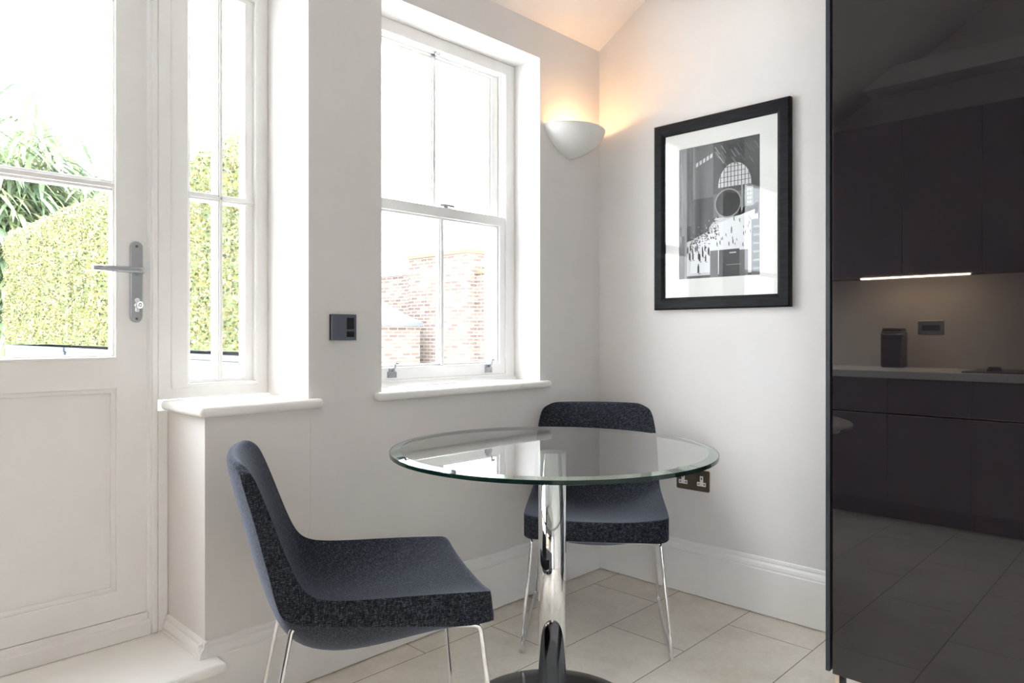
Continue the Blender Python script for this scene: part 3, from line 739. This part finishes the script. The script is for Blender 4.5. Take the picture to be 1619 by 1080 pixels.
t = empty('canister', (.586, -3.46, .8505)); tag(t, 'tall dark canister with steel rim standing on the worktop', 'canister')
link('body', nb((-.062, .062, -.06, .06, 0, .225)), M['black'], t, .012, seg=3); link('lid', nb((-.055, .055, -.055, .055, .225, .245)), M['black'], t, .006)
link('rim', nb((-.0635, .0635, -.0615, .0615, .205, .211)), M['chrome'], t, .003)
t = empty('kitchen_socket', (.76, -3.5915, 1.10)); tag(t, 'grey double socket on the splashback beside the canister', 'socket')
link('face_plate', nb((-.073, .073, 0, .005, -.043, .043)), M['steel'], t, .002); link('socket_insert', nb((-.05, .05, .005, .006, -.02, .015)), M['black'], t)
t = empty('hob', (1.16, -3.30, .8502)); tag(t, 'flat black hob set on the worktop', 'hob')
link('glass_plate', nb((-.13, .32, -.22, .22, 0, .006)), M['black'], t, .002)
bm = bmesh.new(); cyl(bm, (.0, .1, .006), (.0, .1, .03), .035, .028, 20); link('burner', bm, M['gap'], t)

# ------------------------------------------------------------------ outdoors
tag(link('ground', nb((-30, -WD - .001, -14, 22, -.20, -.05)), M['stone']), 'pale paved terrace outside the door', 'terrace', kind='structure')
tag(link('trim_3', nb((-8.3, -WD - .002, -4.5, -.5, -.05, .12)), M['stone']), 'raised pale paving outside the glazed door', 'terrace', kind='structure')
from random import Random
def leaf_quads(bm, pts, size, rnd, flat=0.7):
    for p, nrm in pts:
        a = Vector((rnd.gauss(0, 1), rnd.gauss(0, 1), rnd.gauss(0, 1))).normalized()
        d = (a * flat + nrm * (1 - flat)).normalized(); u = d.orthogonal().normalized(); u.rotate(Matrix.Rotation(rnd.uniform(0, 6.28), 3, d)); v_ = d.cross(u)
        s = size * rnd.uniform(.7, 1.3)
        vs = [bm.verts.new(p + u * s * x + v_ * s * y + d * z * s) for x, y, z in ((-1, 0, 0), (0, -.55, .12), (1, 0, 0), (0, .55, .12))]
        bm.faces.new(vs)
secs = [(-2.75, -1.02), (-4.55, -2.83), (-6.75, -4.63)]
hl = ['yellow-green clipped hedge nearest the side window', 'yellow-green clipped hedge in the middle planter', 'yellow-green clipped hedge furthest out, under the bamboo']
pl = ['slate blue trough planter below the nearest hedge', 'slate blue trough planter below the middle hedge', 'slate blue trough planter below the furthest hedge']
for (a, b), L1, L2 in zip(secs, hl, pl):
    rnd = Random(int(a * 100)); cx = (a + b) / 2; hx = (b - a) / 2
    p = empty('planter_box', (cx, -.79, .12)); tag(p, L2, 'planter', 'trough planters along the terrace')
    bm = bmesh.new(); grid = nb((-hx, hx, -.21, .21, 0, .80)); link('box', grid, M['planter'], p, .006)
    link('rim', nb((-hx - .006, hx + .006, -.216, .216, .80, .830)), M['planter'], p, .003)
    h = empty('hedge', (cx, -.79, .968)); tag(h, L1, 'hedge', 'hedges along the terrace')
    H_ = 1.085; pts = []
    hxx = hx - .02
    def lump(x, z): return .045 * mnoise.noise(Vector((x * 2.2 + cx, z * 2.4, 3))) + .03 * mnoise.noise(Vector((x * 7 + cx, z * 7, 9)))
    n1 = int(6500 * hxx * 2)
    for k in range(n1):
        x, z = rnd.uniform(-hxx, hxx), rnd.uniform(.01, H_)
        pts.append((Vector((x, -.20 - lump(x, z) - rnd.uniform(-.015, .03), z)), Vector((0, -1, 0))))
    for k in range(int(1500 * hxx * 2)):
        x, y = rnd.uniform(-hxx, hxx), rnd.uniform(-.2, .2)
        pts.append((Vector((x, y, H_ + lump(x, y + 5) * .9 + rnd.uniform(-.03, .04))), Vector((0, 0, 1))))
    for k in range(120):
        x = rnd.uniform(-hxx, hxx); pts.append((Vector((x, -.1, H_ + rnd.uniform(.0, .10))), Vector((0, 0, 1))))
    for sx in (-1, 1):
        for k in range(900):
            y, z = rnd.uniform(-.2, .2), rnd.uniform(0, H_); pts.append((Vector((sx * (hxx + rnd.uniform(-.01, .03)), y, z)), Vector((sx, 0, 0))))
    bm = bmesh.new(); leaf_quads(bm, pts, .0125, rnd); link('foliage', bm, M['hedge'], h)
    link('stems', nb((-hxx + .02, hxx - .02, -.17, .18, 0, H_ - .02)), M['hedgecore'], h)
# bamboo clump behind the far end of the hedge
h = empty('bamboo', (-8.8, -.48, .12)); h.scale = (1.15, 1.15, 1.15); tag(h, 'tall arching bamboo with long pale leaves seen through the door glass', 'bamboo')
rnd = Random(11); cb = bmesh.new(); fb = bmesh.new()
for k in range(54):
    az = rnd.uniform(0, 6.283); out = rnd.uniform(.15, 1.1); ht = rnd.uniform(2.3, 3.55) if k > 3 else 3.9
    base = Vector((rnd.uniform(-.25, .25), rnd.uniform(-.25, .25), 0)); d = Vector((math.cos(az), math.sin(az), 0))
    pts = [base + d * out * (s / 10) ** 2.4 + Vector((0, 0, ht * (s / 10) * (1 - .13 * (s / 10) ** 2))) for s in range(11)]
    tube(cb, pts, .010, 6)
    for s in range(90):
        f_ = rnd.uniform(.35, 1.0); i = min(9, int(f_ * 10)); p = pts[i].lerp(pts[i + 1], f_ * 10 - i)
        a2 = rnd.uniform(0, 6.283); dd = Vector((math.cos(a2), math.sin(a2), rnd.uniform(-.1, .5))).normalized()
        Lf = rnd.uniform(.28, .55); wd = Lf * .055; side = dd.cross(Vector((0, 0, 1))).normalized()
        prev = None
        p = p + dd * rnd.uniform(0, .25)
        for q_ in range(5):
            tt = q_ / 4; c = p + dd * Lf * tt - Vector((0, 0, Lf * .75 * tt * tt)); ww = wd * math.sin(math.pi * (0.06 + .94 * tt)) + .0005
            cur = (fb.verts.new(c - side * ww), fb.verts.new(c + side * ww))
            if prev: fb.faces.new([prev[0], prev[1], cur[1], cur[0]])
            prev = cur
link('canes', cb, M['cane'], h); link('foliage', fb, M['bamboo'], h)

# brick buildings beyond the sash window
t = empty('brick_building', (-8.3, 7.2, 0)); tag(t, 'pale brick building seen through the lower sash panes', 'building')
bm = bmesh.new()
box(bm, -2.45, -.50, 0, 2.2, -.2, 2.72)
box(bm, -.50, -.08, .25, 2.2, -.2, 2.30)
link('main_wall', bm, M['brick'], t)
link('coping', nb((-2.50, -.47, -.05, 2.2, 2.72, 2.80), (-.50, -.05, .20, 2.2, 2.30, 2.37)), M['clay'], t)
link('low_wall', nb((-5.5, -2.45, .25, 2.2, -.2, 2.42)), M['brick'], t)
link('low_coping', nb((-5.5, -2.452, .20, 2.2, 2.42, 2.48)), M['render'], t)
t = empty('brick_outbuilding', (-9.9, 5.6, 0)); tag(t, 'low brick outbuilding with grey lead roof and pale blue door', 'building')
link('brick_pier', nb((-.56, .05, 0, 1.2, -.2, 1.22)), M['brick'], t)
link('side_wall', nb((-3, -.562, .10, 1.2, -.2, 1.30)), M['render'], t)
bm = bmesh.new(); prism(bm, [(-3, 1.22), (.16, 1.22), (.16, 1.30), (-.5, 1.50), (-1.6, 1.92), (-3, 1.92)], 'y', -.10, 1.2); link('lead_roof', bm, M['lead'], t)
link('blue_door', nb((-1.35, -.66, .06, .10, -.2, .98)), M['lead'], t)
t = empty('white_building', (-24, 14.5, 0)); tag(t, 'distant white building with small grey windows above the low brick wall', 'building')
link('wall', nb((-4, 4, 0, 3, -.2, 3.55)), M['render'], t)
for k in range(7):
    x = -3.3 + k * .95; link('window', nb((x, x + .55, -.03, 0, 2.55, 3.2)), M['wpane'], t)
bm = bmesh.new()
cyl(bm, (0, 0, 0), (0, 0, 6.1), .03, .02, 8)
for k, zz in enumerate((4.4, 4.8, 5.2, 5.6, 5.9)): cyl(bm, (-.28 + .03 * k, .05, zz), (.28 - .03 * k, -.05, zz), .012, seg=6)
o = link('roof_aerial', bm, M['steel']); o.location = (-15.4, 13.6, 0); tag(o, 'thin distant aerial mast in the upper sash pane', 'aerial')
